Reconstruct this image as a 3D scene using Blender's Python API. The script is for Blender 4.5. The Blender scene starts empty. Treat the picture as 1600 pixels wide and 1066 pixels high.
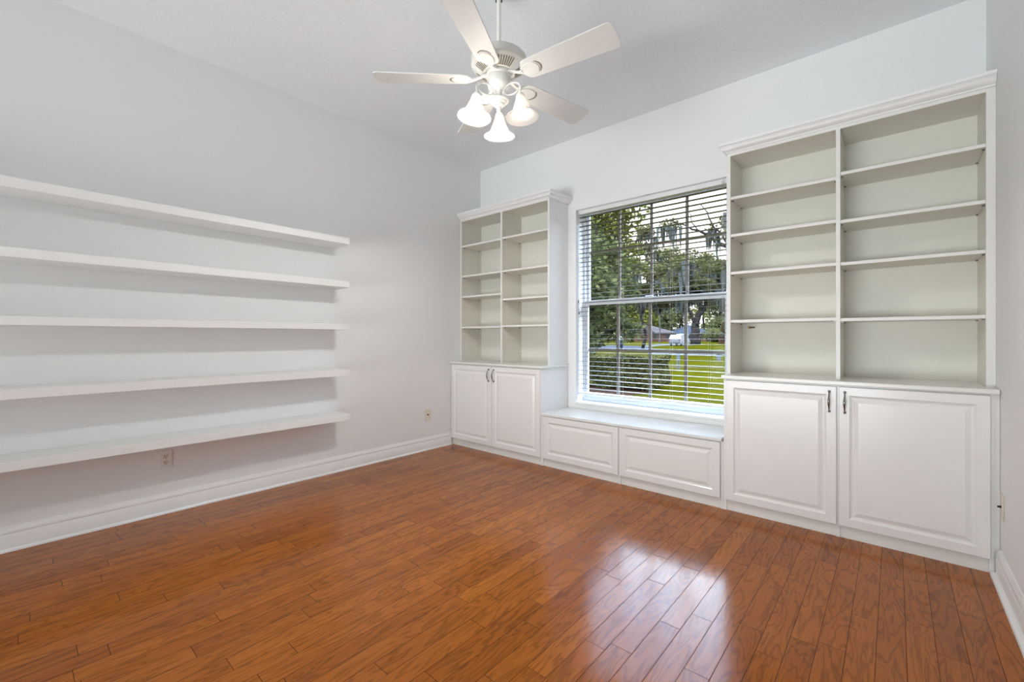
import bpy, bmesh, math, random
from mathutils import Vector, Matrix
random.seed(7)
R = math.radians
C = bpy.context.scene.collection
S = bpy.context.scene

# ------------------------------------------------------------------ camera
F_PX, YAW = 685.0, R(41.07)
CAM = Vector((3.594, -3.57, 1.15))
cd = bpy.data.cameras.new('camera'); co = bpy.data.objects.new('camera', cd); C.objects.link(co)
co.location = CAM; co.rotation_euler = (R(90), 0, YAW)
cd.sensor_width = 36; cd.lens = F_PX / 1600 * 36; cd.shift_y = -6 / 1600
cd.clip_start = 0.02; cd.clip_end = 600
S.camera = co
S.view_settings.view_transform = 'Standard'; S.view_settings.look = 'None'
S.view_settings.exposure = 0.62; S.view_settings.gamma = 1.0; S.view_settings.use_curve_mapping = False

# ------------------------------------------------------------------ sky
world = bpy.data.worlds.new('sky'); S.world = world; world.use_nodes = True
nt = world.node_tree; nt.nodes.clear()
def N(t, typ, **kw):
    n = t.nodes.new(typ)
    for k, v in kw.items(): setattr(n, k, v)
    return n
wo = N(nt, 'ShaderNodeOutputWorld'); bg = N(nt, 'ShaderNodeBackground')
tc = N(nt, 'ShaderNodeTexCoord'); sep = N(nt, 'ShaderNodeSeparateXYZ')
nt.links.new(tc.outputs['Generated'], sep.inputs[0])
rampn = N(nt, 'ShaderNodeValToRGB'); rampn.color_ramp.interpolation = 'EASE'      # brightness of the cloud deck by height
el = rampn.color_ramp.elements
for i_, (p_, v_) in enumerate(((0.0, 1.3), (0.36, 1.6), (0.47, 29.0), (0.66, 48.0), (0.86, 6.0), (1.0, 4.0))):
    e_ = el[i_] if i_ < 1 else (el.new(p_) if i_ < 5 else el[len(el) - 1])
    e_.position = p_; e_.color = (v_ / 50, v_ / 50, v_ / 50, 1)
nt.links.new(sep.outputs[2], rampn.inputs[0])
mul_ = N(nt, 'ShaderNodeMath', operation='MULTIPLY'); mul_.inputs[1].default_value = 50.0
nt.links.new(rampn.outputs[0], mul_.inputs[0])
noi = N(nt, 'ShaderNodeTexNoise'); noi.inputs['Scale'].default_value = 3.0; noi.inputs['Detail'].default_value = 4
nt.links.new(tc.outputs['Generated'], noi.inputs['Vector'])
cr = N(nt, 'ShaderNodeValToRGB')
cr.color_ramp.elements[0].position = 0.35; cr.color_ramp.elements[0].color = (0.80, 0.88, 1.0, 1)
cr.color_ramp.elements[1].position = 0.62; cr.color_ramp.elements[1].color = (1.0, 0.97, 0.97, 1)
nt.links.new(noi.outputs['Fac'], cr.inputs[0])
cz = N(nt, 'ShaderNodeMapRange'); cz.inputs[1].default_value = 0.36; cz.inputs[2].default_value = 0.5
nt.links.new(sep.outputs[2], cz.inputs[0])
cmx = N(nt, 'ShaderNodeMix', data_type='RGBA', blend_type='MULTIPLY'); cmx.inputs[7].default_value = (0.58, 0.75, 1.0, 1)
nt.links.new(cz.outputs[0], cmx.inputs[0]); nt.links.new(cr.outputs[0], cmx.inputs[6])
nt.links.new(cmx.outputs[2], bg.inputs[0]); nt.links.new(mul_.outputs[0], bg.inputs[1]); nt.links.new(bg.outputs[0], wo.inputs[0])

def light(name, typ, loc, energy, color=(1, 1, 1), rot=(0, 0, 0), **kw):
    l = bpy.data.lights.new(name, typ); l.energy = energy; l.color = color
    for k, v in kw.items(): setattr(l, k, v)
    o = bpy.data.objects.new(name, l); o.location = loc; o.rotation_euler = rot; C.objects.link(o); return o
# hazy sun high behind the house, it lights the garden only
light('sun', 'SUN', (0, -20, 30), 2.2, (1.0, 0.95, 0.86), (R(38), 0, R(24)), angle=R(4))
# added fill light behind the camera, standing in for daylight; the rear wall is solid
light('rear_fill_light', 'AREA', (1.99, -9.3, 1.25), 27, (0.88, 0.965, 1.0), (R(90), 0, 0), shape='RECTANGLE', size=3.6, size_y=2.3)
# added uplight behind the camera to brighten the ceiling, no real source there
light('ceiling_fill_light', 'AREA', (1.99, -6.6, 0.4), 36, (0.90, 0.97, 1.0), (R(118), 0, R(-3)), shape='RECTANGLE', size=3.0, size_y=1.2, spread=R(90))

# ------------------------------------------------------------------ materials
def principled(name, col, rough=0.5, metal=0.0, **kw):
    m = bpy.data.materials.new(name); m.use_nodes = True
    b = m.node_tree.nodes['Principled BSDF']
    b.inputs['Base Color'].default_value = (*col, 1); b.inputs['Roughness'].default_value = rough
    b.inputs['Metallic'].default_value = metal
    for k, v in kw.items(): b.inputs[k].default_value = v
    return m, m.node_tree, b
def textured(name, col, rough=0.5, scale=40, var=0.04, bump=0.05, dist=0.002, metal=0.0, detail=4, **kw):
    m, t, b = principled(name, col, rough, metal, **kw)
    c = N(t, 'ShaderNodeTexCoord'); n = N(t, 'ShaderNodeTexNoise')
    n.inputs['Scale'].default_value = scale; n.inputs['Detail'].default_value = detail
    t.links.new(c.outputs['Object'], n.inputs['Vector'])
    r = N(t, 'ShaderNodeValToRGB')
    r.color_ramp.elements[0].position = 0.3; r.color_ramp.elements[1].position = 0.7
    r.color_ramp.elements[0].color = (*[max(0, v * (1 - var)) for v in col], 1)
    r.color_ramp.elements[1].color = (*[min(1, v * (1 + var)) for v in col], 1)
    t.links.new(n.outputs['Fac'], r.inputs[0]); t.links.new(r.outputs[0], b.inputs['Base Color'])
    if bump:
        bp = N(t, 'ShaderNodeBump'); bp.inputs['Strength'].default_value = bump; bp.inputs['Distance'].default_value = dist
        t.links.new(n.outputs['Fac'], bp.inputs['Height']); t.links.new(bp.outputs[0], b.inputs['Normal'])
    return m
M = {}
M['wall'] = textured('wall_paint', (0.855, 0.862, 0.862), 0.65, 90, 0.01, 0.12, 0.001)
M['ceiling'] = textured('ceiling_texture', (0.86, 0.88, 0.895), 0.8, 55, 0.02, 0.5, 0.003)
M['trim'] = textured('trim_paint', (0.88, 0.88, 0.875), 0.35, 20, 0.008, 0.02)
M['lacquer'] = textured('white_lacquer', (0.86, 0.85, 0.84), 0.22, 12, 0.008, 0.015)
M['lacquer_edge'] = textured('white_edge_band', (0.84, 0.83, 0.80), 0.35, 12, 0.008, 0.01)
M['melamine'] = textured('cream_melamine', (0.80, 0.78, 0.70), 0.45, 12, 0.01, 0.01)
M['laminate'] = textured('worktop_laminate', (0.84, 0.83, 0.79), 0.22, 12, 0.01, 0.01)
M['seat_top'] = textured('seat_laminate', (0.86, 0.86, 0.85), 0.14, 12, 0.01, 0.01)
M['shelf_paint'] = textured('shelf_paint', (0.87, 0.87, 0.855), 0.4, 14, 0.01, 0.03)
M['vinyl'] = textured('white_vinyl', (0.6708, 0.6786, 0.6864), 0.3, 14, 0.005, 0.01)
M['muntin'] = textured('taupe_muntin', (0.24, 0.19, 0.165), 0.5, 30, 0.05, 0.02)
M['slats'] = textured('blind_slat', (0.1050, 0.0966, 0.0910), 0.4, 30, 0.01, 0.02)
M['slat'] = textured('blind_rail', (0.84, 0.83, 0.82), 0.35, 30, 0.01, 0.02)
M['cord'] = textured('cord', (0.42, 0.40, 0.38), 0.8, 200, 0.1, 0.1)
M['tassel'] = textured('tassel_wood', (0.10, 0.055, 0.02), 0.5, 200, 0.2, 0.1)
M['nickel'] = textured('brushed_nickel', (0.2520, 0.2460, 0.2400), 0.22, 300, 0.08, 0.03, metal=1.0)
M['brass'] = textured('aged_brass', (0.30, 0.20, 0.07), 0.4, 300, 0.3, 0.05, metal=0.8)
M['fan_white'] = textured('fan_enamel', (0.7560, 0.7470, 0.7065), 0.35, 60, 0.01, 0.02)
M['fan_blade'] = textured('fan_blade_finish', (0.7310, 0.7267, 0.6966), 0.45, 30, 0.01, 0.03)
M['dark'] = textured('dark_slot', (0.02, 0.018, 0.015), 0.8, 50, 0.1, 0)
M['fan_slot'] = textured('vent_slot', (0.22, 0.205, 0.16), 0.8, 50, 0.1, 0)
M['peg'] = textured('peg_hole', (0.1155, 0.1085, 0.0910), 0.8, 50, 0.1, 0)
M['ivory'] = textured('ivory_plastic', (0.78, 0.72, 0.60), 0.35, 60, 0.01, 0.01)
M['plate'] = textured('white_plate', (0.82, 0.81, 0.79), 0.35, 60, 0.01, 0.01)
M['glass'], _t, _b = principled('window_glass', (1, 1, 1), 0.0)
_t.nodes.remove(_b)
_g = N(_t, 'ShaderNodeBsdfTransparent'); _g.inputs[0].default_value = (0.96, 0.98, 0.97, 1)
_gl = N(_t, 'ShaderNodeBsdfGlossy'); _gl.inputs['Roughness'].default_value = 0.02
_mx = N(_t, 'ShaderNodeMixShader'); _mx.inputs[0].default_value = 0.004
_t.links.new(_g.outputs[0], _mx.inputs[1]); _t.links.new(_gl.outputs[0], _mx.inputs[2])
_t.links.new(_mx.outputs[0], _t.nodes['Material Output'].inputs[0])
# frosted glass of the lamp shades, back-lit by its bulb
def frosted(name):
    m, t, b = principled(name, (0.93, 0.91, 0.87), 0.35)
    tr = N(t, 'ShaderNodeBsdfTranslucent'); tr.inputs[0].default_value = (0.96, 0.93, 0.88, 1)
    tp = N(t, 'ShaderNodeBsdfTransparent'); tp.inputs[0].default_value = (0.95, 0.93, 0.9, 1)
    c = N(t, 'ShaderNodeTexCoord'); n = N(t, 'ShaderNodeTexNoise'); n.inputs['Scale'].default_value = 28; n.inputs['Detail'].default_value = 5
    n.inputs['Distortion'].default_value = 1.5
    t.links.new(c.outputs['Object'], n.inputs['Vector'])
    mr = N(t, 'ShaderNodeMapRange'); mr.inputs[1].default_value = 0.3; mr.inputs[2].default_value = 0.7; mr.inputs[3].default_value = 0.18; mr.inputs[4].default_value = 0.34
    t.links.new(n.outputs['Fac'], mr.inputs[0])
    mx = N(t, 'ShaderNodeMixShader'); t.links.new(mr.outputs[0], mx.inputs[0])
    t.links.new(b.outputs[0], mx.inputs[1]); t.links.new(tr.outputs[0], mx.inputs[2])
    m2 = N(t, 'ShaderNodeMixShader'); m2.inputs[0].default_value = 0.28
    t.links.new(mx.outputs[0], m2.inputs[1]); t.links.new(tp.outputs[0], m2.inputs[2])
    t.links.new(m2.outputs[0], t.nodes['Material Output'].inputs[0])
    return m
M['shade_glass'] = frosted('alabaster_glass')
M['bulb'], _t, _b = principled('lit_bulb', (1, 0.97, 0.9), 0.3)
_b.inputs['Emission Color'].default_value = (1, 0.93, 0.82, 1); _b.inputs['Emission Strength'].default_value = 3.0

# oak floor: boards run along Y, 83.5 mm wide, random lengths
def floor_material():
    m, t, b = principled('oak_floor', (0.3, 0.12, 0.04), 0.16)
    L = t.links.new
    def math_(op, a, bb=None, c=None):
        n = N(t, 'ShaderNodeMath', operation=op)
        for i, v in enumerate((a, bb, c)):
            if v is None: continue
            if isinstance(v, (int, float)): n.inputs[i].default_value = v
            else: L(v, n.inputs[i])
        return n.outputs[0]
    tc = N(t, 'ShaderNodeTexCoord'); sp = N(t, 'ShaderNodeSeparateXYZ'); L(tc.outputs['Object'], sp.inputs[0])
    X, Y = sp.outputs[0], sp.outputs[1]
    row_f = math_('DIVIDE', math_('ADD', X, 0.046), 0.0835)
    row = math_('FLOOR', row_f); fx = math_('FRACT', row_f)
    w1 = N(t, 'ShaderNodeTexWhiteNoise', noise_dimensions='1D'); L(row, w1.inputs['W'])
    w2 = N(t, 'ShaderNodeTexWhiteNoise', noise_dimensions='1D'); L(math_('ADD', row, 37.3), w2.inputs['W'])
    ln = math_('MULTIPLY_ADD', w1.outputs['Value'], 0.9, 1.1)
    u = math_('ADD', math_('DIVIDE', Y, ln), math_('MULTIPLY', w2.outputs['Value'], 9.0))
    bid = math_('FLOOR', u); fu = math_('FRACT', u)
    # a second cut inside the board gives unequal lengths
    cb = N(t, 'ShaderNodeCombineXYZ'); L(row, cb.inputs[0]); L(bid, cb.inputs[1])
    w3 = N(t, 'ShaderNodeTexWhiteNoise', noise_dimensions='3D'); L(cb.outputs[0], w3.inputs['Vector'])
    cut = math_('MULTIPLY_ADD', w3.outputs['Value'], 0.4, 0.3)
    side = math_('GREATER_THAN', fu, cut)
    cb2 = N(t, 'ShaderNodeCombineXYZ'); L(row, cb2.inputs[0]); L(bid, cb2.inputs[1]); L(side, cb2.inputs[2])
    w4 = N(t, 'ShaderNodeTexWhiteNoise', noise_dimensions='3D'); L(cb2.outputs[0], w4.inputs['Vector'])
    rnd = w4.outputs['Value']
    # joints
    dx = math_('MULTIPLY', math_('MINIMUM', fx, math_('SUBTRACT', 1.0, fx)), 0.0835)
    d1 = math_('MULTIPLY', math_('MINIMUM', fu, math_('SUBTRACT', 1.0, fu)), ln)
    d2 = math_('MULTIPLY', math_('ABSOLUTE', math_('SUBTRACT', fu, cut)), ln)
    dy = math_('MINIMUM', d1, d2)
    dj = math_('MINIMUM', dx, dy)
    joint = N(t, 'ShaderNodeMapRange'); L(dj, joint.inputs[0]); joint.inputs[1].default_value = 0.0005; joint.inputs[2].default_value = 0.0014
    # grain
    off = math_('MULTIPLY', rnd, 57.0)
    gv = N(t, 'ShaderNodeCombineXYZ'); L(X, gv.inputs[0]); L(math_('MULTIPLY', Y, 0.17), gv.inputs[1]); L(off, gv.inputs[2])
    n1 = N(t, 'ShaderNodeTexNoise'); n1.inputs['Scale'].default_value = 12; n1.inputs['Detail'].default_value = 3; n1.inputs['Roughness'].default_value = 0.5
    n1.inputs['Distortion'].default_value = 0.6
    L(gv.outputs[0], n1.inputs['Vector'])
    rings = math_('MULTIPLY', n1.outputs['Fac'], 9.0)
    fr = math_('FRACT', rings)
    tri = math_('ABSOLUTE', math_('MULTIPLY_ADD', fr, 2.0, -1.0))
    line = N(t, 'ShaderNodeMapRange'); L(tri, line.inputs[0]); line.inputs[1].default_value = 0.0; line.inputs[2].default_value = 0.55
    fv = N(t, 'ShaderNodeCombineXYZ'); L(math_('MULTIPLY', X, 14.0), fv.inputs[0]); L(math_('MULTIPLY', Y, 0.5), fv.inputs[1]); L(off, fv.inputs[2])
    n2 = N(t, 'ShaderNodeTexNoise'); n2.inputs['Scale'].default_value = 26; n2.inputs['Detail'].default_value = 5; n2.inputs['Roughness'].default_value = 0.65
    L(fv.outputs[0], n2.inputs['Vector'])
    fine = N(t, 'ShaderNodeMapRange'); L(n2.outputs['Fac'], fine.inputs[0]); fine.inputs[1].default_value = 0.30; fine.inputs[2].default_value = 0.58
    n3 = N(t, 'ShaderNodeTexNoise'); n3.inputs['Scale'].default_value = 7; n3.inputs['Detail'].default_value = 2
    L(gv.outputs[0], n3.inputs['Vector'])
    r = N(t, 'ShaderNodeValToRGB'); e = r.color_ramp.elements
    e[0].position = 0.0; e[0].color = (0.26, 0.066, 0.007, 1); e[1].position = 1.0; e[1].color = (0.55, 0.178, 0.018, 1)
    x = r.color_ramp.elements.new(0.5); x.color = (0.41, 0.120, 0.012, 1)
    tone = math_('ADD', math_('MULTIPLY', rnd, 0.36), math_('MULTIPLY', n3.outputs['Fac'], 0.5))
    L(math_('SUBTRACT', tone, 0.0), r.inputs[0])
    def mul(a, fac_socket, lo):
        mr = N(t, 'ShaderNodeMapRange'); L(fac_socket, mr.inputs[0]); mr.inputs[3].default_value = lo; mr.inputs[4].default_value = 1.0
        mx = N(t, 'ShaderNodeMix', data_type='RGBA', blend_type='MULTIPLY'); mx.inputs[0].default_value = 1.0
        L(a, mx.inputs[6]); L(mr.outputs[0], mx.inputs[7]); return mx.outputs[2]
    c = mul(r.outputs[0], line.outputs[0], 0.66); c = mul(c, fine.outputs[0], 0.74); c = mul(c, joint.outputs[0], 0.15)
    L(c, b.inputs['Base Color'])
    hsum = math_('ADD', math_('MULTIPLY', joint.outputs[0], 1.0), math_('MULTIPLY', fine.outputs[0], 0.04))
    # slight cupping, each board tilts a hair
    wv = N(t, 'ShaderNodeTexNoise'); wv.inputs['Scale'].default_value = 2.2; L(gv.outputs[0], wv.inputs['Vector'])
    hsum = math_('ADD', hsum, math_('MULTIPLY', wv.outputs['Fac'], 0.9))
    bp = N(t, 'ShaderNodeBump'); bp.inputs['Strength'].default_value = 0.35; bp.inputs['Distance'].default_value = 0.0012
    L(hsum, bp.inputs['Height']); L(bp.outputs[0], b.inputs['Normal'])
    b.inputs['Roughness'].default_value = 0.16
    L(math_('MULTIPLY', math_('MULTIPLY_ADD', joint.outputs[0], 0.85, 0.15), 0.26), b.inputs['Specular IOR Level'])
    return m
M['floor'] = floor_material()

def island_leaf(name, c1, c2, rough=0.5, transl=0.35):
    m, t, b = principled(name, c1, rough)
    g = N(t, 'ShaderNodeNewGeometry'); r = N(t, 'ShaderNodeValToRGB')
    r.color_ramp.elements[0].color = (*c1, 1); r.color_ramp.elements[1].color = (*c2, 1)
    t.links.new(g.outputs['Random Per Island'], r.inputs[0]); t.links.new(r.outputs[0], b.inputs['Base Color'])
    tr = N(t, 'ShaderNodeBsdfTranslucent'); t.links.new(r.outputs[0], tr.inputs[0])
    mx = N(t, 'ShaderNodeMixShader'); mx.inputs[0].default_value = transl
    t.links.new(b.outputs[0], mx.inputs[1]); t.links.new(tr.outputs[0], mx.inputs[2])
    t.links.new(mx.outputs[0], t.nodes['Material Output'].inputs[0])
    return m
M['leaf_near'] = island_leaf('broad_leaf', (0.0149, 0.0189, 0.0066), (0.0667, 0.0649, 0.0247))
M['leaf_hedge'] = island_leaf('hedge_leaf', (0.0181, 0.0195, 0.0063), (0.0666, 0.0553, 0.0182))
M['leaf_oak'] = island_leaf('oak_leaf', (0.0199, 0.0217, 0.0088), (0.0728, 0.0627, 0.0245))
M['leaf_bright'] = island_leaf('sunlit_leaf', (0.0224, 0.0276, 0.0041), (0.0820, 0.0744, 0.0155))
M['leaf_far'] = island_leaf('far_leaf', (0.0216, 0.0249, 0.0099), (0.0739, 0.0688, 0.0252))
M['moss'] = island_leaf('spanish_moss', (0.0185, 0.0195, 0.0157), (0.0407, 0.0407, 0.0351), 0.9, 0.2)
M['bark'] = textured('oak_bark', (0.0121, 0.0100, 0.0086), 0.9, 4, 0.4, 0.6, 0.05)
M['lawn'] = textured('lawn_grass', (0.0188, 0.0164, 0.0008), 0.95, 1.2, 0.28, 0.6, 0.03, detail=9)
M['dry_grass'] = textured('dry_grass', (0.0241, 0.0199, 0.0071), 0.95, 2.5, 0.3, 0.5, 0.03, detail=8)
M['mulch'] = textured('pine_mulch', (0.0156, 0.0079, 0.0046), 0.95, 14, 0.4, 0.8, 0.02)
M['asphalt'] = textured('pale_asphalt', (0.0241, 0.0235, 0.0256), 0.85, 8, 0.12, 0.2)
M['concrete'] = textured('pale_concrete', (0.0413, 0.0384, 0.0341), 0.85, 3, 0.08, 0.2)
M['brick'] = textured('tan_brick', (0.0313, 0.0157, 0.0103), 0.85, 2, 0.2, 0.3)
M['shingle'] = textured('pink_grey_shingle', (0.0284, 0.0227, 0.0213), 0.9, 3, 0.15, 0.3)
M['shingle_blue'] = textured('blue_grey_shingle', (0.0163, 0.0178, 0.0221), 0.9, 3, 0.15, 0.3)
M['garage'] = textured('cream_garage_paint', (0.0341, 0.0299, 0.0241), 0.7, 3, 0.05, 0.05)
M['car_white'] = textured('white_car_paint', (0.0470, 0.0470, 0.0484), 0.25, 3, 0.02, 0)
M['car_glass'] = textured('dark_car_glass', (0.0049, 0.0058, 0.0073), 0.08, 3, 0.1, 0)
M['tyre'] = textured('tyre_rubber', (0.0029, 0.0029, 0.0032), 0.8, 30, 0.2, 0.1)
M['tail'] = textured('tail_light', (0.0607, 0.0024, 0.0024), 0.3, 30, 0.1, 0)
M['bin'] = textured('blue_grey_bin_plastic', (0.0079, 0.0092, 0.0156), 0.5, 12, 0.08, 0.05)
M['pole'] = textured('weathered_pole', (0.0427, 0.0384, 0.0334), 0.85, 6, 0.12, 0.1)
M['post'] = textured('pale_post', (0.0427, 0.0427, 0.0427), 0.6, 12, 0.08, 0.05)
M['stucco'] = textured('house_stucco', (0.0427, 0.0398, 0.0355), 0.9, 12, 0.1, 0.2)

for k_ in ('leaf_near', 'leaf_hedge', 'leaf_oak', 'leaf_bright', 'leaf_far', 'moss', 'bark', 'lawn', 'dry_grass', 'mulch', 'asphalt', 'concrete', 'brick', 'shingle', 'shingle_blue', 'garage', 'pole', 'post', 'stucco', 'bin'):
    for n_ in M[k_].node_tree.nodes:
        if n_.type == 'BSDF_PRINCIPLED': n_.inputs['Specular IOR Level'].default_value = 0.0      # matt, weathered surfaces
# ------------------------------------------------------------------ mesh helpers
class MB:
    def __init__(s): s.v = []; s.f = []
    def add(s, vs, fs):
        k = len(s.v); s.v += [tuple(v) for v in vs]; s.f += [tuple(i + k for i in f) for f in fs]; return s
    def box(s, x0, x1, y0, y1, z0, z1):
        vs = [(x, y, z) for z in (z0, z1) for y in (y0, y1) for x in (x0, x1)]
        return s.add(vs, [(0, 2, 3, 1), (4, 5, 7, 6), (0, 1, 5, 4), (2, 6, 7, 3), (0, 4, 6, 2), (1, 3, 7, 5)])
    def tube(s, pts, rad, n=10, cap=True):
        pts = [Vector(p) for p in pts]
        if not isinstance(rad, (list, tuple)): rad = [rad] * len(pts)
        vs = []; up = None
        for i, p in enumerate(pts):
            t = (pts[min(i + 1, len(pts) - 1)] - pts[max(i - 1, 0)]).normalized()
            if up is None: up = Vector((0, 0, 1)) if abs(t.z) < 0.9 else Vector((1, 0, 0))
            a = t.cross(up)
            if a.length < 1e-5: a = t.orthogonal()
            a.normalize(); b = a.cross(t).normalized(); up = b
            for k in range(n):
                w = 2 * math.pi * k / n
                vs.append(p + (a * math.cos(w) + b * math.sin(w)) * rad[i])
        fs = []
        for i in range(len(pts) - 1):
            for k in range(n):
                fs.append((i * n + k, i * n + (k + 1) % n, (i + 1) * n + (k + 1) % n, (i + 1) * n + k))
        if cap:
            fs.append(tuple(range(n))[::-1]); fs.append(tuple((len(pts) - 1) * n + k for k in range(n)))
        return s.add(vs, fs)
    def lathe(s, prof, c=(0, 0, 0), n=40, mat=None):
        vs = []
        for r, z in prof:
            for k in range(n):
                w = 2 * math.pi * k / n; p = Vector((r * math.cos(w), r * math.sin(w), z))
                if mat: p = mat @ p
                vs.append((p.x + c[0], p.y + c[1], p.z + c[2]))
        fs = []
        for i in range(len(prof) - 1):
            for k in range(n):
                fs.append((i * n + k, i * n + (k + 1) % n, (i + 1) * n + (k + 1) % n, (i + 1) * n + k))
        return s.add(vs, fs)
    def extrude_x(s, prof, x0, x1, m0=0.0, m1=0.0):
        """profile of (y,z) swept along X; m0/m1 mitre the ends: x shifts by m*(y distance from 0)"""
        n = len(prof); vs = [(x0 + m0 * y, y, z) for y, z in prof] + [(x1 + m1 * y, y, z) for y, z in prof]
        fs = [(i, (i + 1) % n, n + (i + 1) % n, n + i) for i in range(n)] + [tuple(range(n))[::-1], tuple(range(n, 2 * n))]
        return s.add(vs, fs)
    def extrude_y(s, prof, y0, y1):
        n = len(prof); vs = [(x, y0, z) for x, z in prof] + [(x, y1, z) for x, z in prof]
        fs = [(i, (i + 1) % n, n + (i + 1) % n, n + i) for i in range(n)] + [tuple(range(n))[::-1], tuple(range(n, 2 * n))]
        return s.add(vs, fs)
    def build(s, name, mat, parent=None, bevel=0, smooth=False, loc=None, fix=True):
        me = bpy.data.meshes.new(name); me.from_pydata(s.v, [], s.f); me.validate()
        if fix:
            bm = bmesh.new(); bm.from_mesh(me); bmesh.ops.recalc_face_normals(bm, faces=bm.faces); bm.to_mesh(me); bm.free()
        me.materials.append(mat)
        o = bpy.data.objects.new(name, me); C.objects.link(o)
        if parent:
            o.parent = parent; o.matrix_parent_inverse = Matrix.Translation(-parent.matrix_basis.translation) if parent.get('_w') else Matrix()
        if bevel:
            md = o.modifiers.new('bevel', 'BEVEL'); md.width = bevel; md.segments = 2; md.limit_method = 'ANGLE'; md.angle_limit = R(40)
        if smooth:
            for p in me.polygons: p.use_smooth = True
            if smooth != 'all':
                me.set_sharp_from_angle(angle=R(38))
        return o
def tag(o, label, cat, group=None, kind=None):
    o['label'] = label; o['category'] = cat
    if group: o['group'] = group
    if kind: o['kind'] = kind
    return o
def thing(name, loc, label, cat, group=None, rz=0):
    """Empty at the thing's base; its parts are modelled in world coordinates unless said otherwise"""
    o = bpy.data.objects.new(name, None); C.objects.link(o); o.location = loc; o.rotation_euler = (0, 0, rz)
    o.empty_display_size = 0.1
    o.matrix_basis = Matrix.LocRotScale(Vector(loc), Matrix.Rotation(rz, 3, 'Z'), None)
    return tag(o, label, cat, group)
def wpart(mb, name, mat, root, parent=None, **kw):
    """part given in world coordinates under a root Empty (shift its vertices to the root's space)"""
    inv = root.matrix_basis.inverted()
    mb.v = [tuple(inv @ Vector(v)) for v in mb.v]
    return mb.build(name, mat, parent or root, **kw)
def struct(mb, name, mat, parent=None, **kw):
    o = mb.build(name, mat, parent, **kw)
    if parent is None: o['kind'] = 'structure'
    return o

# ------------------------------------------------------------------ room shell
W, HC, YR = 3.98, 3.06, -9.5
OX0, OX1, OZ0, OZ1 = 1.304, 2.642, 0.535, 2.362       # window opening
TW = 0.20
mb = MB().box(-0.15, W + 0.15, YR - 0.15, TW, -0.12, 0.0); struct(mb, 'floor', M['floor'])
mb = MB().box(-0.15, W + 0.15, YR - 0.15, TW, HC, HC + 0.2); struct(mb, 'ceiling', M['ceiling'])
mb = MB().box(-0.15, 0, YR, TW, 0, HC); struct(mb, 'wall_left', M['wall'])
mb = MB().box(W, W + 0.15, YR, TW, 0, HC); struct(mb, 'wall_right', M['wall'])
mb = MB().box(-0.15, W + 0.15, YR - 0.15, YR, 0, HC); struct(mb, 'wall_rear', M['wall'])
mb = MB()
mb.box(0, OX0, 0, TW, 0, HC); mb.box(OX1, W, 0, TW, 0, HC)
mb.box(OX0, OX1, 0, TW, 0, OZ0 - 0.02); mb.box(OX0, OX1, 0, TW, OZ1, HC)
struct(mb, 'wall_window', M['wall'])

def base_profile(s):   # (offset from wall, z)
    return [(0, 0), (s * 0.016, 0), (s * 0.016, 0.088), (s * 0.013, 0.093), (s * 0.015, 0.098), (s * 0.013, 0.110), (s * 0.006, 0.124), (s * 0.005, 0.130), (0, 0.130)]
mb = MB().extrude_y([(x, z) for x, z in base_profile(1)], YR, -0.452); struct(mb, 'baseboard_left', M['trim'], smooth=True)
mb = MB().extrude_y([(W + x, z) for x, z in base_profile(-1)], YR, -0.445); struct(mb, 'baseboard_right', M['trim'], smooth=True)
mb = MB().extrude_y([(0.016, 0), (0.027, 0), (0.026, 0.008), (0.021, 0.014), (0.016, 0.016)], YR, -0.452); struct(mb, 'trim_1', M['trim'])
mb = MB().extrude_y([(W - 0.016, 0), (W - 0.036, 0), (W - 0.034, 0.010), (W - 0.024, 0.017), (W - 0.016, 0.018)], YR, -0.445); struct(mb, 'trim_2', M['trim'])

# ------------------------------------------------------------------ window
mb = MB()   # flat casing around the opening, with a small back band
cy = -0.014
mb.box(1.214, OX0, cy, 0, 0.474, 2.430); mb.box(OX1, 2.732, cy, 0, 0.474, 2.430)
mb.box(OX0, OX1, cy, 0, OZ1, 2.430); mb.box(OX0, OX1, cy, 0, 0.474, OZ0 - 0.02)
struct(mb, 'trim_3', M['trim'], bevel=0.0015)
mb = MB().box(OX0, OX1, -0.026, 0.115, OZ0 - 0.02, OZ0); struct(mb, 'trim_4', M['trim'], bevel=0.005)   # stool

win = MB(); YF0, YF1 = 0.115, 0.185
fw = 0.022
win.box(OX0, OX0 + fw, YF0, YF1, OZ0, OZ1); win.box(OX1 - fw, OX1, YF0, YF1, OZ0, OZ1)
win.box(OX0 + fw, OX1 - fw, YF0, YF1, OZ1 - 0.012, OZ1); win.box(OX0 + fw, OX1 - fw, YF0, YF1, OZ0, OZ0 + 0.035)
win = struct(win, 'window_1', M['vinyl'], bevel=0.0015)
def sash(z0, z1, y0, y1, rb, rt, zm, tagname):
    x0, x1 = OX0 + fw, OX1 - fw; st = 0.026
    m = MB()
    m.box(x0, x0 + st, y0, y1, z0, z1); m.box(x1 - st, x1, y0, y1, z0, z1)
    m.box(x0 + st, x1 - st, y0, y1, z0, z0 + rb); m.box(x0 + st, x1 - st, y0, y1, z1 - rt, z1)
    s_ = m.build('sash', M['vinyl'], win, bevel=0.0015)
    yc = (y0 + y1) / 2
    g = MB().box(x0 + st, x1 - st, yc - 0.002, yc + 0.002, z0 + rb, z1 - rt).build('glass_pane', M['glass'], s_)
    q = MB(); gx0, gx1 = x0 + st, x1 - st
    for k in (1, 2, 3):
        xm = gx0 + (gx1 - gx0) * k / 4
        q.box(xm - 0.0125, xm + 0.0125, yc + 0.004, yc + 0.014, z0 + rb, z1 - rt)
    q.box(gx0, gx1, yc + 0.0035, yc + 0.0145, zm - 0.0125, zm + 0.0125)
    q.build('muntin_grid', M['muntin'], s_)
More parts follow.
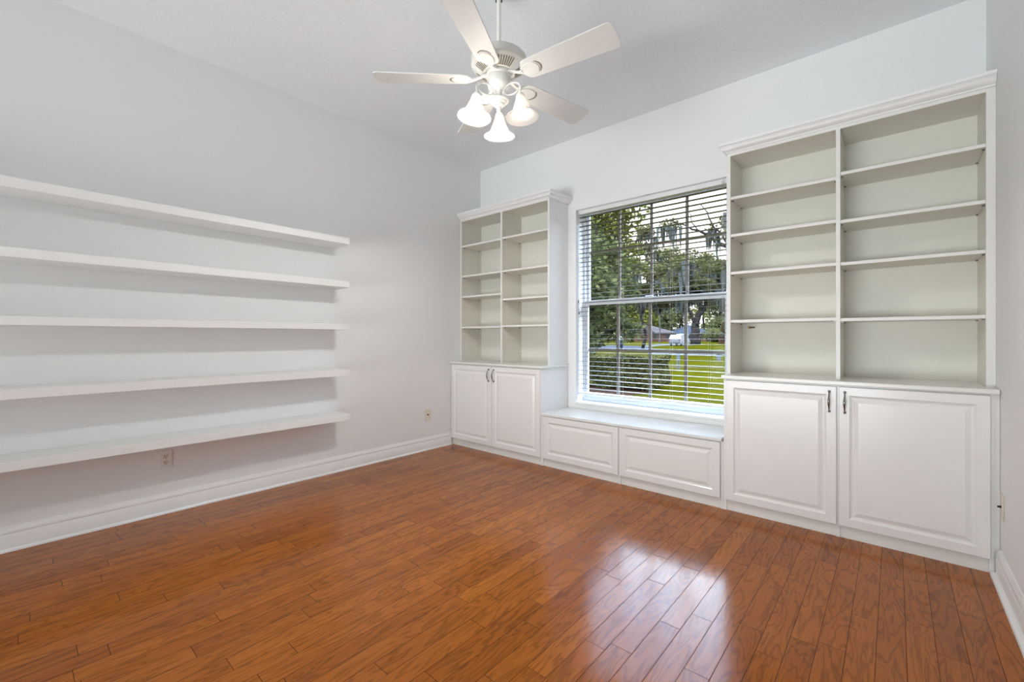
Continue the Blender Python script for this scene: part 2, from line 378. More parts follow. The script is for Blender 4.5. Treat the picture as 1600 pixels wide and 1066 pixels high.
sash(OZ0 + 0.035, 1.505, 0.122, 0.150, 0.045, 0.046, 1.028, 'lower')
sash(1.470, OZ1 - 0.012, 0.153, 0.181, 0.034, 0.014, 1.975, 'upper')
lk = MB().box(1.94, 2.01, 0.112, 0.130, 1.505, 1.517).build('sash_lock', M['vinyl'], win, bevel=0.003)

mb = MB().box(-0.6, W + 0.6, TW, TW + 0.35, 2.66, 2.84); struct(mb, 'sky_block_eave', M['stucco'])    # unseen eave over the window, added to keep high sky light off the slats
# ------------------------------------------------------------------ blind
bl = thing('window_blind', (1.973, 0.045, 2.36), 'white two inch slatted blind with open slats hanging inside the window opening', 'blind')
bx0, bx1 = OX0 + 0.006, OX1 - 0.006
wpart(MB().box(bx0, bx1, 0.018, 0.072, 2.322, 2.361), 'headrail', M['slat'], bl, bevel=0.002)
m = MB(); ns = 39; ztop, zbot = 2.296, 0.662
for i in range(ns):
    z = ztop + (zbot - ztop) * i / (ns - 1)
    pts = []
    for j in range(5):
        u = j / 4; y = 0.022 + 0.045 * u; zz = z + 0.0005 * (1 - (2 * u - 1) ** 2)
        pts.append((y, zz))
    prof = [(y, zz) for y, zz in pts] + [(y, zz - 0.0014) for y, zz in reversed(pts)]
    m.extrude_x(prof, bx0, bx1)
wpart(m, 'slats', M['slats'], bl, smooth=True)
wpart(MB().box(bx0, bx1, 0.019, 0.070, 0.607, 0.624), 'bottom_rail', M['slat'], bl, bevel=0.004)
for xc in (1.385, 1.75, 2.20, 2.50):
    m = MB()
    for y in (0.0195, 0.0695): m.tube([(xc, y, 2.33), (xc, y, 0.62)], 0.0008, 5)
    wpart(m, 'ladder_cord', M['cord'], bl)
for xc, zt in ((2.610, 1.262), (2.618, 1.215), (2.603, 1.225)):
    cdd = wpart(MB().tube([(xc, 0.010, 2.35), (xc + 0.002, 0.009, (2.35 + zt) / 2), (xc, 0.010, zt)], 0.0011, 6), 'lift_cord', M['cord'], bl)
    wpart(MB().lathe([(0.0015, zt), (0.006, zt - 0.005), (0.0065, zt - 0.018), (0.010, zt - 0.034), (0.0, zt - 0.036)], (xc, 0.010, 0), 14), 'tassel', M['tassel'], bl, cdd, smooth=True)
for xc, zt in ((1.318, 1.505), (1.324, 1.395)):
    cdd = wpart(MB().tube([(xc, 0.012, 2.35), (xc, 0.012, zt)], 0.0008, 6), 'tilt_cord', M['slat'], bl)
    wpart(MB().lathe([(0.0012, zt), (0.0042, zt - 0.004), (0.0055, zt - 0.026), (0.0, zt - 0.028)], (xc, 0.012, 0), 12), 'tassel', M['tassel'], bl, cdd, smooth=True)

# ------------------------------------------------------------------ built-in furniture
YD, YC_, YB = -0.447, -0.428, -0.004      # door face, carcass face, back
def door_mesh(x0, x1, z0, z1, y=YD, th=0.018, inset=0.047):
    m = MB()
    loops = [(0.0, th), (0.0, 0.003), (0.003, 0.0), (inset, 0.0), (inset + 0.006, 0.0045), (inset + 0.013, 0.0075), (inset + 0.019, 0.0078), (inset + 0.037, 0.0022), (inset + 0.040, 0.0008)]
    vs = []
    for i, d in loops:
        vs += [(x0 + i, y + d, z0 + i), (x1 - i, y + d, z0 + i), (x1 - i, y + d, z1 - i), (x0 + i, y + d, z1 - i)]
    fs = [(3, 2, 1, 0)]
    for k in range(len(loops) - 1):
        for j in range(4):
            a, b = k * 4 + j, k * 4 + (j + 1) % 4
            fs.append((a, b, b + 4, a + 4))
    k = (len(loops) - 1) * 4
    fs.append((k, k + 1, k + 2, k + 3))
    return m.add(vs, fs)
def handle_mesh(x, z0, z1, y=YD):
    m = MB(); L_ = z1 - z0
    pts = []; rad = []
    for i in range(13):
        u = i / 12; b = math.sin(math.pi * u)
        pts.append((x, y - 0.006 - 0.026 * b ** 0.8, z0 + L_ * u)); rad.append(0.0032 + 0.0032 * math.sin(math.pi * u) ** 3)
    m.tube(pts, rad, 12)
    for z in (z0, z1):
        mm = Matrix.Rotation(R(90), 4, 'X')
        m.lathe([(0.0075, 0.0), (0.0075, 0.002), (0.0045, 0.005), (0.0055, 0.010), (0.0, 0.011)], (x, y, z), 16, mm)
    return m
def base_unit(name, x0, x1, ztop, doors, label, cat, end_l=False, end_r=False, handles=True, seams=(), group=None, doorname='door'):
    """doors: list of (x0,x1,handle_x)"""
    t = thing(name, ((x0 + x1) / 2, YC_, 0), label, cat, group)
    m = MB(); pt = 0.018
    edges = [x0] + list(seams) + [x1]
    for k, e in enumerate(edges):
        if k == 0: a, b = e, e + pt
        elif k == len(edges) - 1: a, b = e - pt, e
        else: a, b = e - pt / 2, e + pt / 2
        m.box(a, b, YC_ - 0.004, YB, 0, ztop)
    m.box(x0 + pt, x1 - pt, YC_, YB, 0.075, 0.093); m.box(x0 + pt, x1 - pt, YB - 0.008, YB, 0.093, ztop)
    m.box(x0 + pt, x1 - pt, YC_, YC_ + 0.018, ztop - 0.04, ztop)
    wpart(m, 'carcass', M['lacquer'], t, bevel=0.001)
    m = MB()
    for a, b in zip(edges[:-1], edges[1:]):
        m.box(a + 0.0185 if a == x0 else a + 0.0095, b - 0.0185 if b == x1 else b - 0.0095, YC_ + 0.004, YC_ + 0.020, 0.0, 0.074)
    wpart(m, 'kick_board', M['lacquer_edge'], t)
    for d in doors:
        dz1 = ztop - 0.008
        do = wpart(door_mesh(d[0], d[1], 0.072, dz1), doorname, M['lacquer'], t)
        if d[2]: wpart(handle_mesh(d[2], dz1 - 0.145, dz1 - 0.030), 'handle', M['nickel'], t, do, smooth=True)
    return t
lb = base_unit('base_cabinet', 0.002, 1.212, 0.868, [(0.006, 0.600, 0.567), (0.606, 1.204, 0.636)],
    'white two door base cabinet in the corner by the left wall, under the narrower bookcase', 'cabinet', seams=(0.603,))
rb_ = base_unit('base_cabinet', 2.736, 3.961, 0.874, [(2.752, 3.345, 3.311), (3.356, 3.948, 3.383)],
    'white two door base cabinet under the wider bookcase, beside the right wall', 'cabinet', seams=(3.3505,))
wpart(MB().box(3.961, 3.979, YC_ + 0.002, YC_ + 0.02, 0, 0.874), 'filler_strip', M['lacquer'], rb_)
sb = base_unit('window_seat_cabinet', 1.213, 2.735, 0.452, [(1.236, 1.969, None), (1.984, 2.716, None)],
    'low white window seat cabinet with two raised panel fronts beneath the window', 'cabinet', seams=(1.9765,), doorname='panel_front')

def slab(name, x0, x1, y0, z0, z1, mat, label, cat, r=0.004):
    m = MB().box(x0, x1, y0, YB, z0, z1); o = m.build(name, mat, bevel=r); return tag(o, label, cat)
slab('worktop', 0.001, 1.228, -0.458, 0.869, 0.889, M['laminate'], 'short white worktop on the left base cabinet, against the left wall', 'worktop')
slab('worktop', 2.727, 3.977, -0.458, 0.875, 0.898, M['laminate'], 'long white worktop on the right base cabinet, ending at the right wall', 'worktop')
slab('seat_top', 1.213, 2.726, -0.452, 0.453, 0.4735, M['seat_top'], 'glossy white window seat top below the window', 'seat')

UY = -0.317
def crown_prof():
    # (outward offset, z offset from bottom) of the crown's face
    return [(0.000, 0.000), (0.006, 0.000), (0.006, 0.008), (0.010, 0.010), (0.020, 0.014), (0.030, 0.024), (0.034, 0.034), (0.038, 0.036), (0.038, 0.040), (0.046, 0.044), (0.050, 0.050), (0.050, 0.062), (0.0, 0.062)]
def bookcase(x0, x1, xd, ztopc, zc, sh_l, sh_r, label, crown_l, crown_r, zb, holes):
    """zb bottom (on worktop); ztopc underside of top panel; zc crown bottom"""
    t = thing('bookcase', ((x0 + x1) / 2, UY, zb), label, 'bookcase')
    pt = 0.019; Zt = ztopc + 0.019
    panels = [('side_panel', x0, x0 + pt), ('divider', xd - 0.0105, xd + 0.0105), ('side_panel', x1 - pt, x1)]
    for nm, a, b in panels:
        m = MB().box(a, b, UY, YB, zb, Zt)
        p = wpart(m, nm, M['lacquer'] if nm == 'side_panel' else M['melamine'], t, bevel=0.0008)
        # front edge band and cream inside faces
        e = MB().box(a, b, UY - 0.0012, UY, zb, Zt); wpart(e, 'edge_band', M['lacquer_edge'], t, p)
        if nm == 'side_panel':
            f = MB()
            if a == x0: f.box(b, b + 0.0008, UY + 0.001, YB - 0.008, zb, ztopc)
            else: f.box(a - 0.0008, a, UY + 0.001, YB - 0.008, zb, ztopc)
            wpart(f, 'inner_face', M['melamine'], t, p)
        if holes:
            h = MB(); faces = []
            if a != x0: faces.append(a - 0.0009 if nm == 'side_panel' else a - 0.0001)
            if b != x1: faces.append(b + 0.0009 if nm == 'side_panel' else b + 0.0001)
            for fx_ in faces:
                sgn = -1 if fx_ < (a + b) / 2 else 1
                for yy in (UY + 0.037, UY + 0.265):
                    z = zb + 0.06
                    while z < ztopc - 0.03:
                        mm = Matrix.Rotation(R(90) * sgn, 4, 'Y')
                        h.lathe([(0.0036, 0.0003), (0.0, 0.0003)], (fx_, yy, z), 6, mm); z += 0.032
            hh = wpart(h, 'peg_holes', M['peg'], t, p); hh['kind'] = 'stuff'
    wpart(MB().box(x0 + pt, x1 - pt, YB - 0.008, YB, zb, Zt), 'back_panel', M['melamine'], t)
    for a, b in ((x0 + pt, xd - 0.0105), (xd + 0.0105, x1 - pt)):
        wpart(MB().box(a, b, UY + 0.002, YB - 0.008, ztopc, Zt), 'top_panel', M['melamine'], t)
    wpart(MB().box(x0 + pt, x1 - pt, UY - 0.001, UY + 0.0015, ztopc, zc + 0.004), 'top_rail', M['lacquer_edge'], t)
    # crown: front run plus the returns, mitred
    m = MB(); pr = crown_prof()
    front = [(-d, z) for d, z in pr]
    n = len(pr)
    vs = []
    # stations: return left back, corner left, corner right, return right back
    st = []
    if crown_l: st.append(('L', YB)); st.append(('CL', None))
    else: st.append(('FL', None))
    if crown_r: st.append(('CR', None)); st.append(('R', YB))
    else: st.append(('FR', None))
    for k, yv in st:
        for d, z in pr:
            if k == 'L': vs.append((x0 - d, YB, zc + z))
            elif k == 'CL': vs.append((x0 - d, UY - 0.0015 - d, zc + z))
            elif k == 'FL': vs.append((max(x0, 0.001), UY - 0.0015 - d, zc + z))
            elif k == 'CR': vs.append((x1 + d, UY - 0.0015 - d, zc + z))
            elif k == 'R': vs.append((x1 + d, YB, zc + z))
            else: vs.append((3.9785, UY - 0.0015 - d, zc + z))
    fs = []
    for i in range(len(st) - 1):
        for j in range(n - 1): fs.append((i * n + j, i * n + j + 1, (i + 1) * n + j + 1, (i + 1) * n + j))
    fs.append(tuple(range(n))); fs.append(tuple((len(st) - 1) * n + j for j in range(n))[::-1])
    m.add(vs, fs)
    m.box(x0 + 0.002, x1 - 0.002, UY + 0.001, YB, zc + 0.050, zc + 0.061)
    wpart(m, 'crown_moulding', M['trim'], t, smooth=True, fix=False)
    for lst, a, b in ((sh_l, x0 + pt + 0.0015, xd - 0.0115), (sh_r, xd + 0.0115, x1 - pt - 0.0015)):
        for z in lst:
            s_ = wpart(MB().box(a, b, UY + 0.006, YB - 0.012, z - 0.018, z), 'shelf', M['melamine'], t, bevel=0.0008)
            wpart(MB().box(a, b, UY + 0.0045, UY + 0.0058, z - 0.018, z), 'edge_band', M['lacquer_edge'], t, s_)
            for px_ in (a + 0.005, b - 0.005):
                for py in (UY + 0.037, UY + 0.265):
                    wpart(MB().box(px_ - 0.005, px_ + 0.005, py - 0.004, py + 0.004, z - 0.0255, z - 0.0185), 'shelf_pin', M['nickel'], t, s_)
    if x1 > 3:
        wpart(MB().box(x1, 3.979, UY + 0.001, UY + 0.018, zb, zc + 0.05), 'scribe_strip', M['lacquer_edge'], t)
    return t
bookcase(0.006, 1.213, 0.617, 2.410, 2.428, (2.149, 1.820, 1.597, 1.264), (2.154, 1.821, 1.537, 1.270),
         'narrower white built-in bookcase in the corner by the left wall, open shelves', False, True, 0.889, True)
bookcase(2.728, 3.965, 3.342, 2.392, 2.412, (2.112, 1.856, 1.598, 1.268), (2.134, 1.848, 1.595, 1.263),
         'wider white built-in bookcase reaching the right wall, open shelves', True, False, 0.898, False)

# (scribe strip is a part of the bookcase)
# small brass clip left under the lowest left shelf of the right bookcase
clip = thing('brass_clip', (2.806, -0.026, 1.218), 'small dark brass clip under the lowest left shelf of the wide bookcase', 'clip')
wpart(MB().box(2.790, 2.806, -0.030, -0.0125, 1.212, 1.228), 'clip_body', M['brass'], clip, bevel=0.002)
wpart(MB().tube([(2.806, -0.022, 1.220), (2.822, -0.022, 1.220), (2.832, -0.022, 1.222)], [0.005, 0.004, 0.007], 10), 'clip_screw', M['tassel'], clip, smooth=True)

# ------------------------------------------------------------------ floating shelves
names = ['topmost', 'second from the top', 'middle', 'fourth from the top', 'lowest']
for nm, zt, zb in zip(names, (1.957, 1.604, 1.256, 0.887, 0.522), (1.905, 1.554, 1.211, 0.836, 0.474)):
    m = MB().box(0.001, 0.248, -4.35, -1.745, zb, zt)
    o = m.build('floating_shelf', M['shelf_paint'], bevel=0.002)
    lab = {'topmost': 'topmost long white floating shelf on the left wall', 'second from the top': 'long white floating shelf on the left wall, second from the top',
           'middle': 'middle one of the five long white floating shelves on the left wall', 'fourth from the top': 'long white floating shelf on the left wall, second from the bottom',
           'lowest': 'lowest long white floating shelf, just above the outlet on the left wall'}[nm]
    tag(o, lab, 'shelf', 'floating shelves on the left wall')

# ------------------------------------------------------------------ outlets (modelled facing +X, origin at wall)
def outlet(x, y, z, facing, kind, label, w=0.070, h=0.116):
    t = thing('wall_outlet', (x, y, z), label, 'outlet', rz=0 if facing > 0 else math.pi)
    def P_(m, nm, mat, parent=None, **k): return m.build(nm, mat, parent or t, **k)
    pl = P_(MB().box(0.0005, 0.006, -w / 2, w / 2, -h / 2, h / 2), 'cover_plate', M['plate'] if kind == 'duplex' else M['ivory'], bevel=0.003)
    if kind == 'duplex':
        for dz in (-0.020, 0.020):
            rc = P_(MB().lathe([(0.0165, 0.0), (0.0165, 0.008), (0.0155, 0.009), (0, 0.009)], (0, 0, dz), 20, Matrix.Rotation(R(90), 4, 'Y')), 'receptacle', M['ivory'], smooth=True)
            s_ = MB()
            s_.box(0.0088, 0.0095, -0.0078, -0.0052, dz + 0.000, dz + 0.009); s_.box(0.0088, 0.0095, 0.0052, 0.0078, dz + 0.000, dz + 0.008)
            s_.lathe([(0.0028, 0.0), (0.0028, 0.0095), (0, 0.0095)], (0, 0, dz - 0.007), 10, Matrix.Rotation(R(90), 4, 'Y'))
            P_(s_, 'slots', M['dark'], rc)
        P_(MB().lathe([(0.003, 0.006), (0.002, 0.0075), (0, 0.0075)], (0, 0, 0), 10, Matrix.Rotation(R(90), 4, 'Y')), 'screw', M['plate'])
    else:
        P_(MB().lathe([(0.007, 0.0), (0.007, 0.008), (0.0045, 0.009), (0.0045, 0.018), (0.0, 0.018)], (0, 0, 0), 14, Matrix.Rotation(R(90), 4, 'Y')), 'jack', M['dark'], smooth=True)
        for dz in (-0.042, 0.042):
            P_(MB().lathe([(0.003, 0.006), (0.002, 0.0075), (0, 0.0075)], (0, 0, dz), 10, Matrix.Rotation(R(90), 4, 'Y')), 'screw', M['ivory'])
    return t
outlet(0, -2.897, 0.350, 1, 'duplex', 'white double socket outlet on the left wall below the lowest floating shelf')
outlet(0, -0.760, 0.358, 1, 'coax', 'small ivory cable jack plate low on the left wall near the corner cabinet')
outlet(W, -0.500, 0.350, -1, 'coax', 'ivory cable jack plate on the right wall beside the wide cabinet')

# ------------------------------------------------------------------ ceiling fan
HX, HY = 1.982, -1.829
fan = thing('ceiling_fan', (HX, HY, HC), 'white five blade ceiling fan with three lit bell glass lamps', 'ceiling fan')
def fp(m, nm, mat, parent=None, **k): return wpart(m, nm, mat, fan, parent, **k)
fp(MB().lathe([(0.0, HC - 0.001), (0.066, HC - 0.001), (0.066, HC - 0.012), (0.060, HC - 0.040), (0.040, HC - 0.064), (0.026, HC - 0.072), (0.012, HC - 0.074)], (HX, HY, 0), 40), 'canopy', M['fan_white'], smooth=True)
fp(MB().tube([(HX, HY, HC - 0.06), (HX, HY, 2.66)], 0.0115, 20), 'downrod', M['fan_white'], smooth=True)
ring = MB()
for k in range(4):
    a = R(41 + 90 * k + 45); ring.box(HX + 0.018 * math.cos(a) - 0.004, HX + 0.018 * math.cos(a) + 0.004, HY + 0.018 * math.sin(a) - 0.004, HY + 0.018 * math.sin(a) + 0.004, HC - 0.088, HC - 0.070)
fp(ring, 'canopy_gap_shade', M['dark'])  # dark blocks put in for the shade of the gap below the canopy
mh = fp(MB().lathe([(0.012, 2.700), (0.030, 2.698), (0.034, 2.675), (0.060, 2.668), (0.120, 2.664), (0.143, 2.658), (0.149, 2.651), (0.150, 2.620), (0.148, 2.613),
    (0.143, 2.608), (0.128, 2.598), (0.100, 2.580), (0.082, 2.572), (0.072, 2.574), (0.070, 2.585), (0.0, 2.585)], (HX, HY, 0), 64), 'motor_housing', M['fan_white'], smooth=True)
# vent slots in the sloped underside, in groups between the blade irons
PH = R(7.66)
for b_ in range(5):
    vs_ = MB()
    for k in range(7):
        a = PH + b_ * R(72) + R(17) + k * R(38 / 6)
        c_, s__ = math.cos(a), math.sin(a)
        prof = [(0.088, 2.5738), (0.100, 2.5800), (0.114, 2.5890), (0.130, 2.5993)]
        w = 0.0034
        vv = []
        for r_, z_ in prof:
            for sgn in (-1, 1):
                vv.append((HX + r_ * c_ - sgn * w * s__, HY + r_ * s__ + sgn * w * c_, z_ - 0.0016))
        vs_.add(vv, [(0, 1, 3, 2), (2, 3, 5, 4), (4, 5, 7, 6)])
    fp(vs_, 'vent_slots', M['fan_slot'], mh)
fp(MB().lathe([(0.0, 2.600), (0.068, 2.600), (0.068, 2.562), (0.064, 2.556), (0.0, 2.556)], (HX, HY, 0), 48), 'flywheel', M['fan_white'], smooth=True)
fp(MB().lathe([(0.0, 2.556), (0.058, 2.556), (0.061, 2.550), (0.061, 2.512), (0.058, 2.504), (0.046, 2.492), (0.030, 2.484), (0.0, 2.483)], (HX, HY, 0), 48), 'switch_housing', M['fan_white'], smooth=True)
fp(MB().lathe([(0.0, 2.486), (0.020, 2.486), (0.016, 2.470), (0.015, 2.445), (0.020, 2.440), (0.050, 2.436), (0.055, 2.431), (0.054, 2.425), (0.044, 2.421), (0.042, 2.415), (0.032, 2.410), (0.029, 2.402),
    (0.014, 2.394), (0.010, 2.384), (0.013, 2.376), (0.008, 2.368), (0.0, 2.366)], (HX, HY, 0), 40), 'finial', M['fan_white'], smooth=True)
PITCH = R(-12)
def blade_outline():
    pts = []
    r0, r1 = 0.150, 0.662
    # half widths along the blade
    def hw(r):
        u = (r - r0) / (r1 - r0)
        w = 0.060 + 0.015 * u
        if u < 0.09: w *= math.sqrt(max(0, 1 - (1 - u / 0.09) ** 2)) * 0.62 + 0.38
        return w
    rs = [r0 + (r1 - 0.030 - r0) * i / 24 for i in range(25)]
    up = [(r, hw(r)) for r in rs]
    tip = []
    for i in range(1, 12):
        a = math.pi / 2 - math.pi * i / 12
        tip.append((r1 - 0.030 + 0.030 * math.cos(a), 0.075 * abs(math.sin(a)) ** 0.45 * (1 if a > 0 else -1)))
    return up + tip + [(r, -w) for r, w in reversed(up)]
for k in range(5):
    a = PH + k * R(72)
    T = Matrix.Translation((HX, HY, 2.540)) @ Matrix.Rotation(a, 4, 'Z') @ Matrix.Rotation(PITCH, 4, 'X')
    ol = blade_outline(); n = len(ol)
    vv = [T @ Vector((x, y, 0.003)) for x, y in ol] + [T @ Vector((x, y, -0.003)) for x, y in ol]
    m = MB().add(vv, [tuple(range(n)), tuple(range(n, 2 * n))[::-1]] + [(i, (i + 1) % n, n + (i + 1) % n, n + i) for i in range(n)])
    bo = fp(m, 'blade', M['fan_blade'])
    # blade iron: arm plus oval plate with a crescent slot, under the blade
    m = MB()
    T2 = Matrix.Translation((HX, HY, 0)) @ Matrix.Rotation(a, 4, 'Z')
    arm = [(0.060, 2.566, 0.012), (0.085, 2.560, 0.010), (0.110, 2.548, 0.0085), (0.135, 2.538, 0.009), (0.155, 2.534, 0.016)]
    vv = []
    for r_, z_, w_ in arm:
        for yy, zz in ((-w_, -0.004), (w_, -0.004), (w_, 0.004), (-w_, 0.004)): vv.append(T2 @ Vector((r_, yy, z_ + zz)))
    ff = [(0, 1, 2, 3), (16, 19, 18, 17)]
    for i in range(4):
        for j in range(4): ff.append((i * 4 + j, i * 4 + (j + 1) % 4, i * 4 + 4 + (j + 1) % 4, i * 4 + 4 + j))
    m.add(vv, ff)
    ring = []
    for i in range(28):
        w = 2 * math.pi * i / 28
        ring.append((0.196 + 0.052 * math.cos(w), (0.040 + 0.006 * math.cos(w)) * math.sin(w)))
    vv = [T @ Vector((x, y, -0.0035)) for x, y in ring] + [T @ Vector((x * 0.97 + 0.006, y * 0.93, -0.008)) for x, y in ring]
    m.add(vv, [tuple(range(28)), tuple(range(28, 56))[::-1]] + [(i, (i + 1) % 28, 28 + (i + 1) % 28, 28 + i) for i in range(28)])
    io = fp(m, 'blade_iron', M['fan_white'], bo)
    cs = []
    for i in range(13):
        w = R(-50 + 100 * i / 12); cs.append((0.198 + 0.067 * math.cos(w), 0.048 * math.sin(w)))
    ci = []
    for i in range(13):
        w = R(50 - 100 * i / 12); ci.append((0.198 + 0.057 * math.cos(w), 0.046 * math.sin(w)))
    ol2 = cs + ci
    vv = [T @ Vector((x, y, -0.0036)) for x, y in ol2]
    fp(MB().add(vv, [tuple(range(len(ol2)))]), 'iron_slot', M['fan_slot'], bo, fix=False)
# light kit: three scroll arms with bell shades
for k, ang in enumerate((131.07, 251.07, 11.07)):
    a = R(ang); dx, dy = math.cos(a), math.sin(a)
    def at(r_, z_): return (HX + dx * r_, HY + dy * r_, z_)
    m = MB()
    path = []
    for i in range(17):
        u = i / 16
        w = R(200) - u * R(230)
        path.append(at(0.082 + 0.052 * math.cos(w), 2.462 + 0.040 * math.sin(w)))
    m.tube([at(0.016, 2.450)] + path + [at(0.134, 2.428)], [0.005] + [0.0048] * 17 + [0.006], 10)
    path = []
    for i in range(14):
        u = i / 13; w = R(170) + u * R(180)
        path.append(at(0.080 + 0.045 * math.cos(w), 2.470 + 0.030 * math.sin(w)))
    m.tube(path, [0.0038] * 14, 8)
    m.lathe([(0.0, 2.436), (0.012, 2.436), (0.014, 2.428), (0.022, 2.424), (0.024, 2.412), (0.020, 2.405), (0.0, 2.404)], at(0.134, 0), 20)
    arm = fp(m, 'lamp_arm', M['fan_white'], smooth=True)
    tilt = Matrix.Rotation(R(6), 4, Vector((-dy, dx, 0)) * -1)
    base = Vector(at(0.134, 2.418))
    prof = [(0.018, 0.004), (0.024, -0.002), (0.026, -0.014), (0.031, -0.030), (0.039, -0.050), (0.045, -0.066), (0.049, -0.080), (0.056, -0.092), (0.068, -0.102), (0.080, -0.109), (0.088, -0.113),
            (0.087, -0.116), (0.079, -0.112), (0.066, -0.105), (0.053, -0.094), (0.046, -0.081), (0.042, -0.066), (0.036, -0.050), (0.028, -0.030), (0.022, -0.012)]
    sh = fp(MB().lathe(prof, base, 48, tilt), 'lamp_shade', M['shade_glass'], arm, smooth=True)
    bp = tilt @ Vector((0, 0, -0.066)) + base
    bu = fp(MB().lathe([(0.0, 0.040), (0.012, 0.038), (0.013, 0.022), (0.022, 0.010), (0.0265, -0.004), (0.024, -0.017), (0.014, -0.026), (0.0, -0.028)], bp, 24), 'bulb', M['bulb'], arm, smooth=True)
    lo = light('bulb_light', 'POINT', tuple(bp - Vector((0, 0, 0.006))), (88, 88, 0.7)[k], (1.0, 0.97, 0.94), shadow_soft_size=0.03)
for sx, ln in ((0.018, 0.20), (-0.02, 0.12)):
    p0 = Vector((HX + sx * 1.6, HY - abs(sx) * 2.4, 2.500))
    fp(MB().tube([p0, p0 - Vector((0, 0, ln))], 0.0009, 6), 'pull_chain', M['fan_white'])
    
# ------------------------------------------------------------------ outdoors
GZ = -0.20
s0, c0 = math.sin(YAW), math.cos(YAW)
def Wp(px, d, z=GZ):
    la = (px - 800) / F_PX * d
    return Vector((CAM.x - s0 * d + c0 * la, CAM.y + c0 * d + s0 * la, z))
def gd(y): return F_PX * (CAM.z - GZ) / (y - 527)      # depth of ground seen at row y
def zrow(y, d): return CAM.z + (527 - y) / F_PX * d
m = MB().add([(-330, 0.21, GZ), (160, 0.21, GZ), (160, 330, GZ), (-330, 330, GZ)], [(0, 1, 2, 3)]); o = struct(m, 'lawn', M['lawn'], fix=False)
def patch(name, pts, z, mat):
    vs = [(*p.xy, z) for p in pts]; n = len(vs)
    vs2 = [(v[0], v[1], GZ - 0.02) for v in vs]
    return struct(MB().add(vs + vs2, [tuple(range(n))] + [(i, (i + 1) % n, n + (i + 1) % n, n + i) for i in range(n)]), name, mat)
patch('street', [Wp(700, gd(546)), Wp(968, gd(546.5)), Wp(1010, gd(547.5)), Wp(1060, gd(553.8)), Wp(1400, gd(556)),
      Wp(1400, gd(551.5)), Wp(1070, gd(550.3)), Wp(1030, gd(547)), Wp(1012, gd(543)), Wp(1000, gd(541)), Wp(970, gd(540)), Wp(700, gd(540))], GZ + 0.03, M['asphalt'])
patch('kerb', [Wp(1012, gd(553.6)), Wp(1060, gd(555.6)), Wp(1400, gd(557.6)), Wp(1400, gd(556)), Wp(1060, gd(553.8)), Wp(1012, gd(548.5))], GZ + 0.06, M['concrete'])
patch('driveway', [Wp(1012, gd(543)), Wp(1034, gd(540.6)), Wp(1078, gd(540)), Wp(1100, gd(537.6)), Wp(1046, gd(537.8)), Wp(1002, gd(540.5))], GZ + 0.05, M['concrete'])
patch('dry_strip', [Wp(1005, gd(575)), Wp(1400, gd(579)), Wp(1400, gd(574)), Wp(1005, gd(571))], GZ + 0.01, M['dry_grass'])
patch('mulch_bed', [Wp(700, gd(624)), Wp(935, gd(624)), Wp(962, gd(620)), Wp(1012, gd(615)), Wp(1016, gd(606)), Wp(1000, gd(596)), Wp(700, gd(590))], GZ + 0.02, M['mulch'])

def leaf_mesh(blobs, n, size, seed, flat=0.0, shell=0.45, droop=0.0):
    """n separate leaves spread through ellipsoidal blobs [(centre, (rx,ry,rz))]"""
    rr = random.Random(seed); m = MB()
    vols = [b[1][0] * b[1][1] * b[1][2] for b in blobs]; tot = sum(vols)
    for (c, rad), vol in zip(blobs, vols):
        for _ in range(max(4, int(n * vol / tot))):
            while True:
                p = Vector((rr.uniform(-1, 1), rr.uniform(-1, 1), rr.uniform(-1, 1)))
                if shell < p.length < 1: break
            p = Vector((p.x * rad[0], p.y * rad[1], p.z * rad[2])) + Vector(c)
            L_ = size * rr.uniform(0.6, 1.3); w = L_ * 0.28
            d = Vector((rr.gauss(0, 1), rr.gauss(0, 1), rr.gauss(0, 0.7) - droop)).normalized()
            q = d.cross(Vector((rr.gauss(0, 1), rr.gauss(0, 1), rr.gauss(0, 1)))).normalized()
            nn = d.cross(q) * (w * 0.25)
            m.add([p - d * L_ / 2, p + q * w + nn, p + d * L_ / 2, p - q * w + nn], [(0, 1, 2), (0, 2, 3)])
    return m
def jitter_blobs(center, spread, nb, rmin, rmax, seed, squash=0.7):
    rr = random.Random(seed); out = []
    for _ in range(nb):
        while True:
            p = Vector((rr.uniform(-1, 1), rr.uniform(-1, 1), rr.uniform(-1, 1)))
            if p.length < 1: break
        r_ = rr.uniform(rmin, rmax)
        out.append((Vector(center) + Vector((p.x * spread[0], p.y * spread[1], p.z * spread[2])), (r_, r_, r_ * squash)))
    return out
def limb(m, p0, p1, r0, r1, seed, sag=0.0, n=7, seg=9):
    rr = random.Random(seed); p0, p1 = Vector(p0), Vector(p1); L_ = (p1 - p0).length; pts = []; rad = []
    for i in range(n):
        u = i / (n - 1); p = p0.lerp(p1, u)
        if 0 < i < n - 1: p += Vector((rr.gauss(0, 1), rr.gauss(0, 1), rr.gauss(0, 0.6))) * L_ * 0.035
        p.z += sag * math.sin(math.pi * u); pts.append(p); rad.append(r0 + (r1 - r0) * u)
    m.tube(pts, rad, seg); return pts

